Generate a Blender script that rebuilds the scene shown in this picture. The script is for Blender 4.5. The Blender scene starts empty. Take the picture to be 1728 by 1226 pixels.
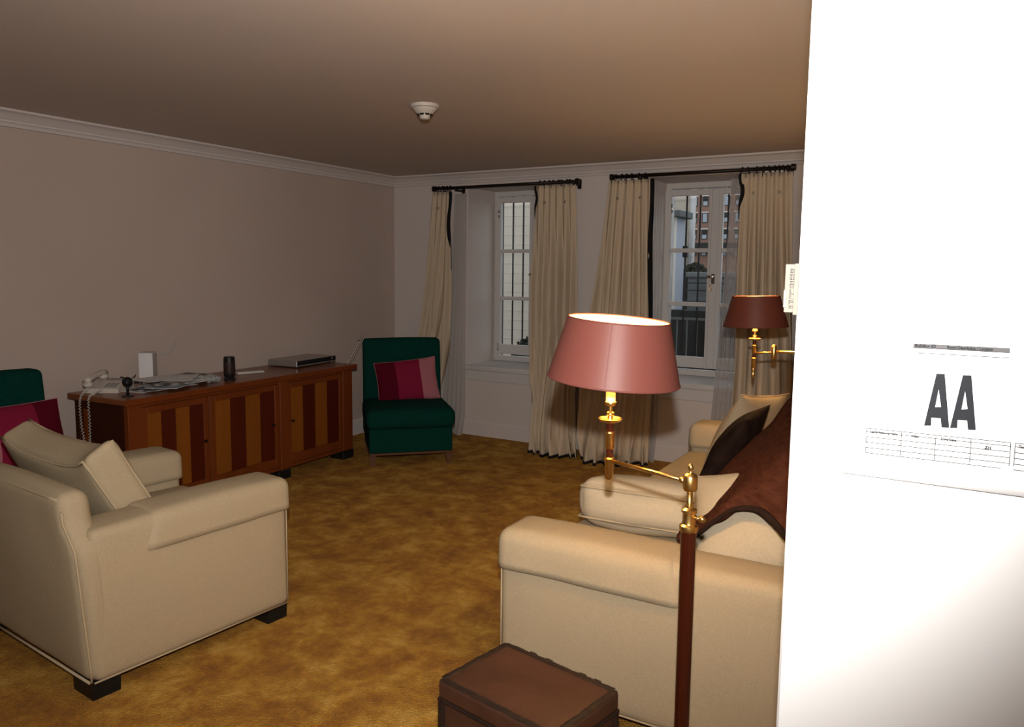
import bpy, bmesh, math, random
from mathutils import Vector, Matrix, noise
random.seed(7)
S = bpy.context.scene
C = S.collection
PI = math.pi
# ------------------------------------------------------------------ camera
PITCH, ROLL, YAW, EYE = .10492556, .01095854, .52555057, 1.55
_F = Vector((-math.sin(YAW)*math.cos(PITCH), math.cos(YAW)*math.cos(PITCH), -math.sin(PITCH)))
_R = Vector((math.cos(YAW), math.sin(YAW), 0)); _U = _R.cross(_F)
_R2 = math.cos(ROLL)*_R + math.sin(ROLL)*_U; _U2 = _R2.cross(_F)
CAM_M = Matrix((( _R2.x,_U2.x,-_F.x,0),(_R2.y,_U2.y,-_F.y,0),(_R2.z,_U2.z,-_F.z,EYE),(0,0,0,1)))
cd = bpy.data.cameras.new('camera'); cam = bpy.data.objects.new('camera', cd); C.objects.link(cam)
cam.matrix_world = CAM_M
cd.sensor_fit = 'HORIZONTAL'; cd.sensor_width = 36; cd.lens = 27.0; cd.shift_y = -19.5/1728; cd.clip_start = .02; cd.clip_end = 600
S.camera = cam
# ------------------------------------------------------------------ world: flat overcast daylight
w = bpy.data.worlds.new('overcast'); S.world = w; w.use_nodes = True
w.node_tree.nodes['Background'].inputs[0].default_value = (.86,.90,.95,1)
w.node_tree.nodes['Background'].inputs[1].default_value = 1.9
# the camera's flash, standing a little above the lens (its cone is just wider than the view)
fd = bpy.data.lights.new('camera_flash', 'SPOT'); flash = bpy.data.objects.new('camera_flash', fd); C.objects.link(flash)
flash.matrix_world = Matrix.Translation((0,.0,.17)) @ CAM_M @ Matrix.Rotation(math.radians(9),4,'X') @ Matrix.Rotation(math.radians(5),4,'Y')
fd.energy = 430; fd.spot_size = math.radians(112); fd.spot_blend = 1; fd.shadow_soft_size = .02; fd.color = (1,.94,.88)
# dim unseen fill, added for ambient light under the ceiling behind the camera
hd = bpy.data.lights.new('ambient_fill', 'AREA'); hl = bpy.data.objects.new('ambient_fill', hd); C.objects.link(hl)
hl.location = (-1.6,-.5,2.40); hd.shape = 'DISK'; hd.size = .8; hd.energy = 7; hd.color = (1,.86,.72)
S.view_settings.view_transform = 'Standard'; S.view_settings.look = 'None'
S.view_settings.exposure = 0; S.view_settings.gamma = 1; S.view_settings.use_curve_mapping = False

# ------------------------------------------------------------------ material helpers
def mat(name, col, rough=.6, metal=0, spec=.3, nz=None, bump=None, sheen=0, col2=None, emit=None):
    """nz=(scale,detail,contrast, stretch xyz) mixes col with col2 ; bump=(scale,strength,dist)"""
    m = bpy.data.materials.new(name); m.use_nodes = True; nt = m.node_tree; N = nt.nodes; L = nt.links
    b = N['Principled BSDF']; b.inputs['Base Color'].default_value = (*col,1); b.inputs['Roughness'].default_value = rough
    b.inputs['Metallic'].default_value = metal; b.inputs['Specular IOR Level'].default_value = spec
    if sheen: b.inputs['Sheen Weight'].default_value = sheen
    tc = N.new('ShaderNodeTexCoord')
    if nz:
        mp = N.new('ShaderNodeMapping'); mp.inputs['Scale'].default_value = nz[3] if len(nz) > 3 else (1,1,1)
        L.new(tc.outputs['Object'], mp.inputs[0])
        n = N.new('ShaderNodeTexNoise'); n.inputs['Scale'].default_value = nz[0]; n.inputs['Detail'].default_value = nz[1]
        L.new(mp.outputs[0], n.inputs['Vector'])
        r = N.new('ShaderNodeValToRGB'); r.color_ramp.elements[0].position = .5-nz[2]/2; r.color_ramp.elements[1].position = .5+nz[2]/2
        r.color_ramp.elements[0].color = (*col,1); r.color_ramp.elements[1].color = (*(col2 or col),1)
        L.new(n.outputs[0], r.inputs[0]); L.new(r.outputs[0], b.inputs['Base Color'])
    if bump:
        n2 = N.new('ShaderNodeTexNoise'); n2.inputs['Scale'].default_value = bump[0]; n2.inputs['Detail'].default_value = 4
        L.new(tc.outputs['Object'], n2.inputs['Vector'])
        bp = N.new('ShaderNodeBump'); bp.inputs['Strength'].default_value = bump[1]; bp.inputs['Distance'].default_value = bump[2]
        L.new(n2.outputs[0], bp.inputs['Height']); L.new(bp.outputs[0], b.inputs['Normal'])
    if emit:
        b.inputs['Emission Color'].default_value = (*emit[0],1); b.inputs['Emission Strength'].default_value = emit[1]
    return m
M = {}
M['wall'] = mat('plaster_wall', (.44,.355,.312), .8, nz=(.9,4,.5), col2=(.49,.40,.352), bump=(6,.12,.02))
M['wall_far'] = mat('far_wall_paint', (.55,.50,.47), .7, nz=(1.2,2,.6), col2=(.58,.52,.49), bump=(9,.05,.01))
M['white_near'] = mat('gloss_white_paint', (.82,.83,.84), .5)
M['ceiling'] = mat('ceiling_paint', (.51,.44,.395), .85, nz=(.7,3,.6), col2=(.54,.47,.425))
M['trim'] = mat('trim_paint', (.58,.53,.51), .5)
M['win'] = mat('window_paint', (.55,.53,.52), .4)
M['linen'] = mat('cream_linen', (.345,.275,.178), .9, spec=.1, nz=(160,2,.7), col2=(.41,.335,.225), bump=(420,.35,.002))
M['linen_pip'] = mat('cream_piping', (.40,.32,.21), .9, spec=.1)
M['linen_pale'] = mat('pale_linen', (.42,.35,.25), .9, spec=.1, nz=(120,2,.7), col2=(.48,.41,.30), bump=(420,.3,.002))
M['drape'] = mat('cream_drape', (.47,.38,.275), .9, spec=.1, nz=(30,3,.7,(1,1,.1)), col2=(.55,.45,.335), bump=(300,.2,.002))
M['black_cloth'] = mat('black_cloth', (.012,.011,.012), .9, spec=.1)
M['black'] = mat('black_plastic', (.008,.008,.009), .4, spec=.25)
M['iron'] = mat('dark_iron', (.02,.014,.012), .45, .6)
M['green'] = mat('dark_green_wool', (.0015,.028,.021), .95, spec=.05, nz=(70,2,.7), col2=(.0025,.040,.030), bump=(200,.3,.003))
M['burgundy'] = mat('burgundy_cloth', (.085,.002,.012), .9, spec=.1)
M['raspberry'] = mat('raspberry_cloth', (.20,.010,.038), .9, spec=.1)
M['pink'] = mat('pink_cloth', (.36,.13,.155), .9, spec=.1)
M['legwood'] = mat('walnut_leg', (.10,.04,.015), .5)
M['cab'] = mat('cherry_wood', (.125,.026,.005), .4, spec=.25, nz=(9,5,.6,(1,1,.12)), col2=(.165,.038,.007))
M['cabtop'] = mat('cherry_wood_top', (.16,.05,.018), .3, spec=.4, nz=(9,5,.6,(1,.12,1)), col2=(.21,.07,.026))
M['cab_dark'] = mat('dark_cherry_strip', (.062,.0075,.0025), .4, spec=.25, nz=(14,5,.6,(1,1,.08)), col2=(.08,.011,.0035))
M['cab_light'] = mat('light_cherry_strip', (.185,.055,.0060), .4, spec=.25, nz=(14,5,.6,(1,1,.08)), col2=(.23,.072,.009))
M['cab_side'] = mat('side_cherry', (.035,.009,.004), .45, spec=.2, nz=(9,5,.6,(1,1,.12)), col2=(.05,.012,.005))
M['brass'] = mat('brass', (.74,.49,.17), .28, 1)
M['mahogany'] = mat('mahogany_lacquer', (.030,.005,.002), .18, spec=.5, nz=(12,4,.6,(1,1,.06)), col2=(.05,.009,.0035), bump=(60,.05,.002))
M['shade'] = mat('terracotta_shade', (.15,.045,.035), .48, spec=.32, nz=(300,2,.8), col2=(.175,.054,.042))
M['shade_dark'] = mat('dark_red_shade', (.105,.024,.013), .5, spec=.3, nz=(300,2,.8), col2=(.13,.032,.018))
M['lining'] = mat('gold_white_lining', (.86,.70,.40), .6)
M['candle'] = mat('candle_sleeve', (.85,.68,.42), .5)
M['bulb'] = mat('lit_bulb', (1,.85,.6), .4, emit=((1,.64,.27),320))
M['leather'] = mat('brown_leather', (.045,.018,.010), .5, spec=.3, nz=(7,6,.6), col2=(.080,.034,.019), bump=(60,.3,.004))
M['leather_dark'] = mat('dark_leather_edge', (.014,.008,.006), .5, nz=(30,4,.6), col2=(.03,.016,.011), bump=(90,.4,.003))
M['throw'] = mat('brown_wool_throw', (.035,.011,.006), .95, spec=.03, nz=(22,5,.6,(1,1,3)), col2=(.085,.030,.018), bump=(160,.8,.006))
M['darkpillow'] = mat('dark_brown_velvet', (.010,.006,.005), .9, spec=.05, nz=(14,4,.6), col2=(.028,.015,.011), bump=(30,.4,.01))
M['plastic_w'] = mat('ivory_plastic', (.50,.45,.40), .4, spec=.4)
M['paper'] = mat('paper', (.60,.60,.60), .7)
M['paper_d'] = mat('printed_page', (.04,.04,.045), .5, nz=(14,3,.15), col2=(.42,.41,.40))
M['carton'] = mat('white_carton', (.62,.61,.62), .5)
M['frost'] = mat('pinkish_carton_side', (.40,.36,.34), .3)
M['silver'] = mat('silver_metal', (.38,.36,.34), .35, .7)
M['grey'] = mat('grey_plastic', (.20,.20,.21), .4)
M['bag'] = mat('clear_plastic_bag', (.30,.31,.32), .15, spec=.8)
M['sign_paper'] = mat('sign_paper', (.80,.81,.83), .6)
M['ink'] = mat('grey_ink', (.014,.016,.021), .8)
M['ink2'] = mat('faint_ink', (.03,.03,.033), .8)
M['ink3'] = mat('grey_bar', (.10,.10,.105), .8)
M['tagcard'] = mat('cream_card', (.17,.155,.13), .6)
M['tagink'] = mat('tag_ink', (.025,.024,.026), .8)
M['chrome'] = mat('chrome', (.5,.48,.46), .2, 1)
M['ext_cream'] = mat('cream_render', (.35,.305,.25), .9, nz=(3,4,.6), col2=(.39,.345,.29))
M['ext_blue'] = mat('blue_grey_panel', (.25,.27,.32), .8)
M['ext_roof'] = mat('grey_roof_edge', (.06,.065,.065), .7)
M['brick'] = mat('red_brick_far', (.17,.095,.07), .9, nz=(2,4,.6), col2=(.21,.125,.095))
M['ext_glass'] = mat('far_window_glass', (.25,.28,.32), .2)
M['ext_sill'] = mat('stone_sill', (.45,.42,.38), .8)
M['concrete'] = mat('concrete', (.10,.11,.118), .9, nz=(2,5,.6), col2=(.135,.145,.15))
M['ext_dark'] = mat('dark_masonry', (.012,.013,.013), .9, nz=(5,4,.6), col2=(.03,.032,.03))
M['hedge'] = mat('dark_foliage', (.015,.017,.012), .9, nz=(20,4,.4), col2=(.045,.05,.035))
M['rail'] = mat('dark_rail', (.03,.035,.04), .6, .3)
M['bar'] = mat('security_bar', (.035,.037,.045), .5, .4)
M['rail_l'] = mat('pale_rail', (.10,.11,.11), .6)
M['ground'] = mat('asphalt', (.12,.12,.12), .9)
# carpet: mottled gold shag
def carpet():
    m = bpy.data.materials.new('gold_carpet'); m.use_nodes = True; nt = m.node_tree; N = nt.nodes; L = nt.links; b = N['Principled BSDF']
    tc = N.new('ShaderNodeTexCoord')
    wn = N.new('ShaderNodeTexNoise'); wn.inputs['Scale'].default_value = 3; L.new(tc.outputs['Object'], wn.inputs[0])
    mx = N.new('ShaderNodeMixRGB'); mx.inputs[0].default_value = .12; L.new(tc.outputs['Object'], mx.inputs[1]); L.new(wn.outputs['Color'], mx.inputs[2])
    n1 = N.new('ShaderNodeTexNoise'); n1.inputs['Scale'].default_value = 7.5; n1.inputs['Detail'].default_value = 9; n1.inputs['Roughness'].default_value = .70; n1.inputs['Distortion'].default_value = .0
    L.new(mx.outputs[0], n1.inputs[0])
    r = N.new('ShaderNodeValToRGB'); e = r.color_ramp.elements
    e[0].position = .33; e[0].color = (.30,.112,.006,1); e[1].position = .66; e[1].color = (.74,.43,.075,1)
    k = e.new(.45); k.color = (.44,.19,.012,1); k = e.new(.54); k.color = (.57,.285,.026,1)
    L.new(n1.outputs[0], r.inputs[0]); L.new(r.outputs[0], b.inputs['Base Color'])
    b.inputs['Roughness'].default_value = .95; b.inputs['Specular IOR Level'].default_value = .1; b.inputs['Sheen Weight'].default_value = .1
    n2 = N.new('ShaderNodeTexNoise'); n2.inputs['Scale'].default_value = 140; n2.inputs['Detail'].default_value = 3; L.new(tc.outputs['Object'], n2.inputs[0])
    ad = N.new('ShaderNodeMath'); ad.operation = 'ADD'; ml = N.new('ShaderNodeMath'); ml.operation = 'MULTIPLY'; ml.inputs[1].default_value = .12; L.new(n1.outputs[0], ml.inputs[0]); L.new(ml.outputs[0], ad.inputs[0])
    mu = N.new('ShaderNodeMath'); mu.operation = 'MULTIPLY'; mu.inputs[1].default_value = .25; L.new(n2.outputs[0], mu.inputs[0]); L.new(mu.outputs[0], ad.inputs[1])
    bp = N.new('ShaderNodeBump'); bp.inputs['Strength'].default_value = 1; bp.inputs['Distance'].default_value = .10
    L.new(ad.outputs[0], bp.inputs['Height']); L.new(bp.outputs[0], b.inputs['Normal'])
    return m
M['carpet'] = carpet()
def glass():
    m = bpy.data.materials.new('window_glass'); m.use_nodes = True; N = m.node_tree.nodes; L = m.node_tree.links; N.clear()
    o = N.new('ShaderNodeOutputMaterial'); t = N.new('ShaderNodeBsdfTransparent'); t.inputs[0].default_value = (.93,.95,.95,1)
    g = N.new('ShaderNodeBsdfGlossy'); g.inputs['Roughness'].default_value = .03; x = N.new('ShaderNodeMixShader'); x.inputs[0].default_value = .05
    L.new(t.outputs[0], x.inputs[1]); L.new(g.outputs[0], x.inputs[2]); L.new(x.outputs[0], o.inputs[0]); return m
M['glass'] = glass()
def sheer():
    m = bpy.data.materials.new('white_sheer'); m.use_nodes = True; N = m.node_tree.nodes; L = m.node_tree.links; N.clear()
    o = N.new('ShaderNodeOutputMaterial'); t = N.new('ShaderNodeBsdfTransparent')
    d = N.new('ShaderNodeBsdfDiffuse'); d.inputs[0].default_value = (.62,.58,.56,1); tr = N.new('ShaderNodeBsdfTranslucent'); tr.inputs[0].default_value = (.6,.59,.58,1)
    a = N.new('ShaderNodeMixShader'); a.inputs[0].default_value = .4; L.new(d.outputs[0], a.inputs[1]); L.new(tr.outputs[0], a.inputs[2])
    x = N.new('ShaderNodeMixShader'); x.inputs[0].default_value = .55; L.new(t.outputs[0], x.inputs[1]); L.new(a.outputs[0], x.inputs[2]); L.new(x.outputs[0], o.inputs[0]); return m
M['sheer'] = sheer()

# ------------------------------------------------------------------ object helpers
def obj(name, bm, m, parent=None, smooth=None, loc=None, rot=None):
    me = bpy.data.meshes.new(name)
    bmesh.ops.recalc_face_normals(bm, faces=bm.faces[:]) if bm.faces else None
    bm.to_mesh(me); bm.free()
    if smooth:
        for p in me.polygons: p.use_smooth = True
    o = bpy.data.objects.new(name, me); C.objects.link(o)
    for mm in (m if isinstance(m, (list,tuple)) else [m]): me.materials.append(M[mm])
    if smooth and smooth != True:
        me.set_sharp_from_angle(angle=math.radians(smooth))
    if parent: o.parent = parent
    if loc: o.location = loc
    if rot: o.rotation_euler = rot
    return o
def thing(name, label, cat, loc=(0,0,0), rz=0, group=None, rot=None):
    o = bpy.data.objects.new(name, None); C.objects.link(o); o.location = loc; o.rotation_euler = rot or (0,0,rz)
    o.empty_display_size = .1; tag(o, label, cat, group); return o
def tag(o, label, cat, group=None):
    o['label'] = label; o['category'] = cat
    if group: o['group'] = group
    return o
def struct(name, bm, m, parent=None, smooth=None):
    o = obj(name, bm, m, parent, smooth)
    if not parent: o['kind'] = 'structure'
    return o
def box(bm, x0, x1, y0, y1, z0, z1, bev=0, seg=1, mi=0):
    vs = [bm.verts.new((x,y,z)) for x in (x0,x1) for y in (y0,y1) for z in (z0,z1)]
    fs = [bm.faces.new([vs[i] for i in q]) for q in ((0,1,3,2),(4,6,7,5),(0,4,5,1),(2,3,7,6),(0,2,6,4),(1,5,7,3))]
    for f in fs: f.material_index = mi
    if bev:
        es = list({e for f in fs for e in f.edges}); bmesh.ops.bevel(bm, geom=es, offset=bev, segments=seg, profile=.5, affect='EDGES')
    return bm
def B(*a, **k): return box(bmesh.new(), *a, **k)
def prism(bm, pts, fn, d0, d1):
    """polygon pts (a,b) extruded; fn(a,b,d)->xyz"""
    A = [bm.verts.new(fn(a,b,d0)) for a,b in pts]; Bv = [bm.verts.new(fn(a,b,d1)) for a,b in pts]; n = len(pts)
    for i in range(n): bm.faces.new((A[i],A[(i+1)%n],Bv[(i+1)%n],Bv[i]))
    bm.faces.new(A[::-1]); bm.faces.new(Bv); return bm
def lathe(bm, prof, seg=24, cx=0, cy=0, cap=True):
    """prof list of (r,z)"""
    rings = []
    for r,z in prof:
        rings.append([bm.verts.new((cx+r*math.cos(2*PI*i/seg), cy+r*math.sin(2*PI*i/seg), z)) for i in range(seg)])
    for a,b in zip(rings, rings[1:]):
        for i in range(seg): bm.faces.new((a[i],a[(i+1)%seg],b[(i+1)%seg],b[i]))
    if cap:
        if prof[0][0] > 1e-4: bm.faces.new(rings[0][::-1])
        if prof[-1][0] > 1e-4: bm.faces.new(rings[-1])
    bmesh.ops.remove_doubles(bm, verts=bm.verts[:], dist=1e-5) if (prof[0][0] < 1e-4 or prof[-1][0] < 1e-4) else None
    return bm
def tube(bm, pts, r, seg=8, closed=False):
    pts = [Vector(p) for p in pts]; n = len(pts); rings = []; up = None
    for i,p in enumerate(pts):
        if closed: t = (pts[(i+1)%n]-pts[i-1]).normalized()
        else: t = (pts[min(i+1,n-1)]-pts[max(i-1,0)]).normalized()
        if up is None:
            up = t.orthogonal().normalized()
        up = (up - t*up.dot(t)).normalized(); s = t.cross(up)
        rr = r(i/(n-1)) if callable(r) else r
        rings.append([bm.verts.new(p + (up*math.cos(2*PI*k/seg)+s*math.sin(2*PI*k/seg))*rr) for k in range(seg)])
    m = n if closed else n-1
    for i in range(m):
        a,b = rings[i],rings[(i+1)%n]
        for k in range(seg): bm.faces.new((a[k],a[(k+1)%seg],b[(k+1)%seg],b[k]))
    if not closed: bm.faces.new(rings[0][::-1]); bm.faces.new(rings[-1])
    return bm
def grid(bm, P, nu, nv, closed_u=False):
    V = [[bm.verts.new(P(i/nu, j/nv)) for j in range(nv+1)] for i in range(nu+(0 if closed_u else 1))]
    n = nu
    for i in range(n):
        a,b = V[i], V[(i+1)%len(V)]
        for j in range(nv): bm.faces.new((a[j],b[j],b[j+1],a[j+1]))
    return bm
def soft_box(sx, sy, sz, r=.04, crown=(0,0,0), n=10, wob=0, fn=None, seed=0):
    """rounded box centred at origin, crowned faces, gentle wobble"""
    bm = bmesh.new(); h = (sx/2,sy/2,sz/2); r = min(r, min(h)*.98)
    def axis(hh):
        k = 4; a = [-hh + r*(1-math.cos(PI/2*i/k)) for i in range(k)]
        mid = [(-hh+r)+(2*(hh-r))*i/n for i in range(n+1)]
        return a + mid + [-q for q in a[::-1]]
    ax = [axis(q) for q in h]
    for d in range(3):
        u,v = (d+1)%3,(d+2)%3
        for s in (-1,1):
            G = []
            for a in ax[u]:
                row = []
                for b in ax[v]:
                    p = [0,0,0]; p[d] = s*h[d]; p[u] = a; p[v] = b
                    q = [max(-(h[i]-r), min(h[i]-r, p[i])) for i in range(3)]
                    dv = Vector([p[i]-q[i] for i in range(3)])
                    pv = Vector(q) + (dv.normalized()*r if dv.length > 1e-9 else Vector((0,0,0)))
                    for i in range(3):
                        j,k = (i+1)%3,(i+2)%3
                        pv[i] += (1 if pv[i] > 0 else -1)*crown[i]*(1-min(1,abs(p[j]/h[j]))**2)*(1-min(1,abs(p[k]/h[k]))**2)*min(1,abs(pv[i])/h[i])
                    row.append(bm.verts.new(pv))
                G.append(row)
            for i in range(len(G)-1):
                for j in range(len(G[0])-1): bm.faces.new((G[i][j],G[i+1][j],G[i+1][j+1],G[i][j+1]))
    bmesh.ops.remove_doubles(bm, verts=bm.verts[:], dist=1e-4)
    if wob or fn:
        for v in bm.verts:
            if wob: v.co += noise.noise_vector(v.co*3.2 + Vector((seed*7.1,seed*3.3,0)))*wob
            if fn: v.co = Vector(fn(v.co))
    return bm
def pillow_pt(w, h, t, u, v, s, pinch=.05):
    x = u*w/2*(1-pinch*(1-v*v)); y = v*h/2*(1-pinch*(1-u*u))
    z = s*t/2*(max(0,(1-u**2))**.55*max(0,(1-v**2))**.55)
    return Vector((x,y,z))
def pillow_bm(w, h, t, n=20, wob=.006, seed=0, stripes=None, pinch=.05):
    bm = bmesh.new()
    for s in (-1,1):
        V = []
        for i in range(n+1):
            row = []
            for j in range(n+1):
                u = math.sin((i/n-.5)*PI); v = math.sin((j/n-.5)*PI)
                p = pillow_pt(w,h,t,u,v,s,pinch)
                p += noise.noise_vector(Vector((p.x,p.y,s*.01))*6+Vector((seed,0,0)))*wob*(1-max(abs(u),abs(v))**4)
                row.append(bm.verts.new(p))
            V.append(row)
        for i in range(n):
            for j in range(n):
                f = bm.faces.new((V[i][j],V[i+1][j],V[i+1][j+1],V[i][j+1]))
                if stripes:
                    u = math.sin(((i+.5)/n-.5)*PI)
                    f.material_index = sum(u > q for q in stripes)
    bmesh.ops.remove_doubles(bm, verts=bm.verts[:], dist=1e-5)
    return bm
def pillow_piping(w, h, t, r, pinch=.05, n=14):
    pts = []
    for k in range(4):
        for i in range(n):
            a = math.sin((i/n-.5)*PI)
            u,v = [(a,-1),(1,a),(-a,1),(-1,-a)][k]; pts.append(pillow_pt(w,h,t,u,v,0,pinch))
    return tube(bmesh.new(), pts, r, 6, True)
def axes_rot(xdir, zdir):
    """euler for an object whose local x is xdir and local z close to zdir"""
    x = Vector(xdir).normalized(); z = Vector(zdir); z = (z - x*z.dot(x)).normalized(); y = z.cross(x)
    return Matrix((x,y,z)).transposed().to_euler()
def text_obj(name, body, size, m, loc, parent, rot=(PI/2,0,0), ext=.0002, align='LEFT', sx=1, bold=.00022):
    cu = bpy.data.curves.new(name, 'FONT'); cu.body = body; cu.size = size; cu.extrude = ext; cu.align_x = align; cu.resolution_u = 2; cu.offset = bold
    t = bpy.data.objects.new(name, cu); C.objects.link(t)
    me = bpy.data.meshes.new_from_object(t); bpy.data.objects.remove(t)
    o = bpy.data.objects.new(name, me); C.objects.link(o); me.materials.clear(); me.materials.append(M[m])
    o.location = loc; o.rotation_euler = rot; o.scale = (sx,1,1); o.parent = parent; return o

# ------------------------------------------------------------------ room shell
XL, YF, XR, ZC = -4.857, 6.035, -.12, 2.44
YN, XE, YB = 1.2, 1.5, -1.6          # near wall plane, hallway right, hallway back
struct('floor', B(XL-.3, XE+.3, YB-.3, YF+.6, -.12, 0), 'carpet')
struct('ceiling', B(XL-.3, XE+.3, YB-.3, YF+.6, ZC, ZC+.15), 'ceiling')
wl = struct('wall_left', B(XL-.25, XL, YB, YF+.6, 0, ZC), 'wall')
struct('wall_right', B(XR, XR+.2, YN+.14, YF+.6, 0, ZC), 'wall')
struct('wall_near', B(-.208, XE, YN, YN+.14, 0, ZC, .004), 'white_near')
struct('wall_hall_right', B(XE, XE+.2, YB, YN+.14, 0, ZC), 'wall_far')
struct('wall_back', B(XL-.25, XE+.2, YB-.2, YB, 0, ZC), 'wall_far')
# far wall with two window openings
W1, W2 = (-3.985,-3.115), (-2.245,-1.345); ZS, ZT, YW = .665, 2.315, 6.50
bm = bmesh.new(); D = YF+.62
for x0,x1 in ((XL,W1[0]),(W1[1],W2[0]),(W2[1],XR+.2)): box(bm, x0,x1, YF,D, 0,ZC)
for a,b in (W1,W2): box(bm, a,b, YF,D, 0,ZS-.03); box(bm, a,b, YF,D, ZT,ZC)
struct('wall_far', bm, 'wall_far')
# cornice: stepped profile (distance from wall, drop from ceiling)
prof = [(0,0),(.115,0),(.115,.012),(.10,.018),(.085,.022),(.07,.035),(.05,.052),(.045,.056),(.045,.064),(.035,.068),(.026,.078),(.022,.088),(.0,.088)]
bm = bmesh.new(); prism(bm, prof, lambda a,b,d: (XL+a, d+(-a if d > 0 else 0), ZC-b), YB, YF); struct('trim_1', bm, 'trim', smooth=35)
bm = bmesh.new(); prism(bm, prof, lambda a,b,d: (d+(a if d < -1 else -a), YF-a, ZC-b), XL, XR); struct('trim_2', bm, 'trim', smooth=35)
bm = bmesh.new(); prism(bm, prof, lambda a,b,d: (XR-a, d-(a if d > 3 else 0), ZC-b), YN+.14, YF); struct('trim_3', bm, 'trim', smooth=35)
# baseboards
bprof = [(0,0),(.02,0),(.02,.125),(.014,.135),(.008,.145),(0,.145)]
struct('baseboard_left', prism(bmesh.new(), bprof, lambda a,b,d: (XL+a,d,b), YB, YF), 'trim')
struct('baseboard_far', prism(bmesh.new(), bprof, lambda a,b,d: (d,YF-a,b), XL, XR), 'trim')
struct('baseboard_right', prism(bmesh.new(), bprof, lambda a,b,d: (XR-a,d,b), YN+.14, YF), 'trim')
# scuff of pale plaster on the left wall
bm = bmesh.new()
sc = [(3.39,.930),(3.44,.942),(3.485,.945),(3.52,.985),(3.548,1.040),(3.562,1.035),(3.535,.98),(3.505,.935),(3.49,.915),(3.47,.925),(3.43,.925)]
prism(bm, sc, lambda a,b,d: (XL+d,a,b), -.002, .0015); obj('plaster_scuff', bm, 'frost', wl)

def window(idx, x0, x1, px0, px1, meet):
    """double casement in a deep reveal; visible glass of left leaf px0..px1"""
    fr = bmesh.new(); y0,y1 = YW, YW+.07; z0,z1 = ZS+.0, ZT
    for a,b,c,d in ((x0,x0+.055,z0,z1),(x1-.055,x1,z0,z1),(x0+.055,x1-.055,z0,z0+.05),(x0+.055,x1-.055,z1-.05,z1)): box(fr, a,b,y0,y1,c,d,.004)
    W = struct('window_%d'%idx, fr, 'win', smooth=35)
    half = px1-px0; zb, zt = .83, 2.205; mh = (zt-zb)/3
    def leaf(a,b):
        s = bmesh.new(); yy0,yy1 = YW-.012, YW+.035; L0,L1 = a-.065, b+.05
        box(s,L0,a,yy0,yy1,zb-.095,zt+.05,.004); box(s,b,L1,yy0,yy1,zb-.095,zt+.05,.004)
        box(s,a,b,yy0,yy1,zb-.095,zb,.004); box(s,a,b,yy0,yy1,zt,zt+.05,.004)
        sash = obj('sash', s, 'win', W, 35)
        for k in (1,2):
            z = zb+mh*k-.005; obj('muntin', B(a,b,YW-.004,YW+.03,z-.018,z+.018,.004), 'win', W)
        for k in range(3):
            obj('pane', B(a-.004,b+.004,YW+.012,YW+.016,zb+mh*k+(.012 if k else -.004),zb+mh*(k+1)-.022), 'glass', W)
    leaf(px0,px1); r0 = meet+.075; leaf(r0+.015, r0+.015+half)
    # meeting stile cover, handle, hinges
    obj('meeting_stile', B(meet-.005,meet+.06,YW-.02,YW+.03,zb-.095,zt+.05,.006), 'win', W, 35)
    hb = bmesh.new(); box(hb, meet+.015,meet+.045,YW-.032,YW-.02,1.46,1.545,.004); tube(hb, [(meet+.03,YW-.03,1.52),(meet+.03,YW-.06,1.52)], .009); box(hb,meet-.012,meet+.042,YW-.072,YW-.052,1.508,1.532,.006,2)
    obj('handle', hb, 'chrome', W, 35)
    kb = bmesh.new(); tube(kb, [(meet+.012+.010*math.cos(q),YW-.034,1.425+.024*math.sin(q)) for q in [i*PI/5 for i in range(10)]], .0035, 6, True); obj('catch', kb, 'brass', W, True)
    for z in (.80,2.1):
        hg = bmesh.new(); lathe(hg, [(0,z-.04),(.007,z-.036),(.007,z+.036),(0,z+.04)], 8, x0+.06, YW-.014); obj('hinge', hg, 'chrome', W, True)
    # sill board with nosing, apron
    sl = B(x0,x1,YF-.0,YW,ZS-.03,ZS); obj('sill', sl, 'win', W)
    ns = B(x0-.03,x1+.03,YF-.03,YF+.001,ZS-.045,ZS+.002,.008,2); obj('sill_nosing', ns, 'win', W, 35)
    ap = B(x0-.0,x1+.0,YF-.012,YF+.001,.525,ZS-.045,.003); obj('apron', ap, 'win', W, 35)
    return W
window(1, W1[0], W1[1], -3.905,-3.585,-3.545)
window(2, W2[0], W2[1], -2.195,-1.862,-1.835)

# security bars outside each window
for (a,b),lb in ((W1,'dark iron security bars outside the left window'),(W2,'dark iron security bars outside the right window')):
    g = thing('window_grille', lb, 'window bars', ((a+b)/2, 6.62, ZS))
    n = 8
    for k in range(n):
        x = a+.03+(b-a-.06)*k/(n-1); bmv = bmesh.new(); tube(bmv, [(x-(a+b)/2,0,-.03),(x-(a+b)/2,0,ZT-ZS)], .0085, 6); obj('bar', bmv, 'bar', g, True)
        if k in (1,) and a > -3: obj('lock_block', B(x-(a+b)/2-.022,x-(a+b)/2+.022,-.02,.02,1.02,1.12,.004), 'bar', g)
    for z in (-.02,ZT-ZS-.012): obj('cross_bar', B(-(b-a)/2,(b-a)/2,-.008,.008,z-.01,z+.01), 'bar', g)

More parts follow.
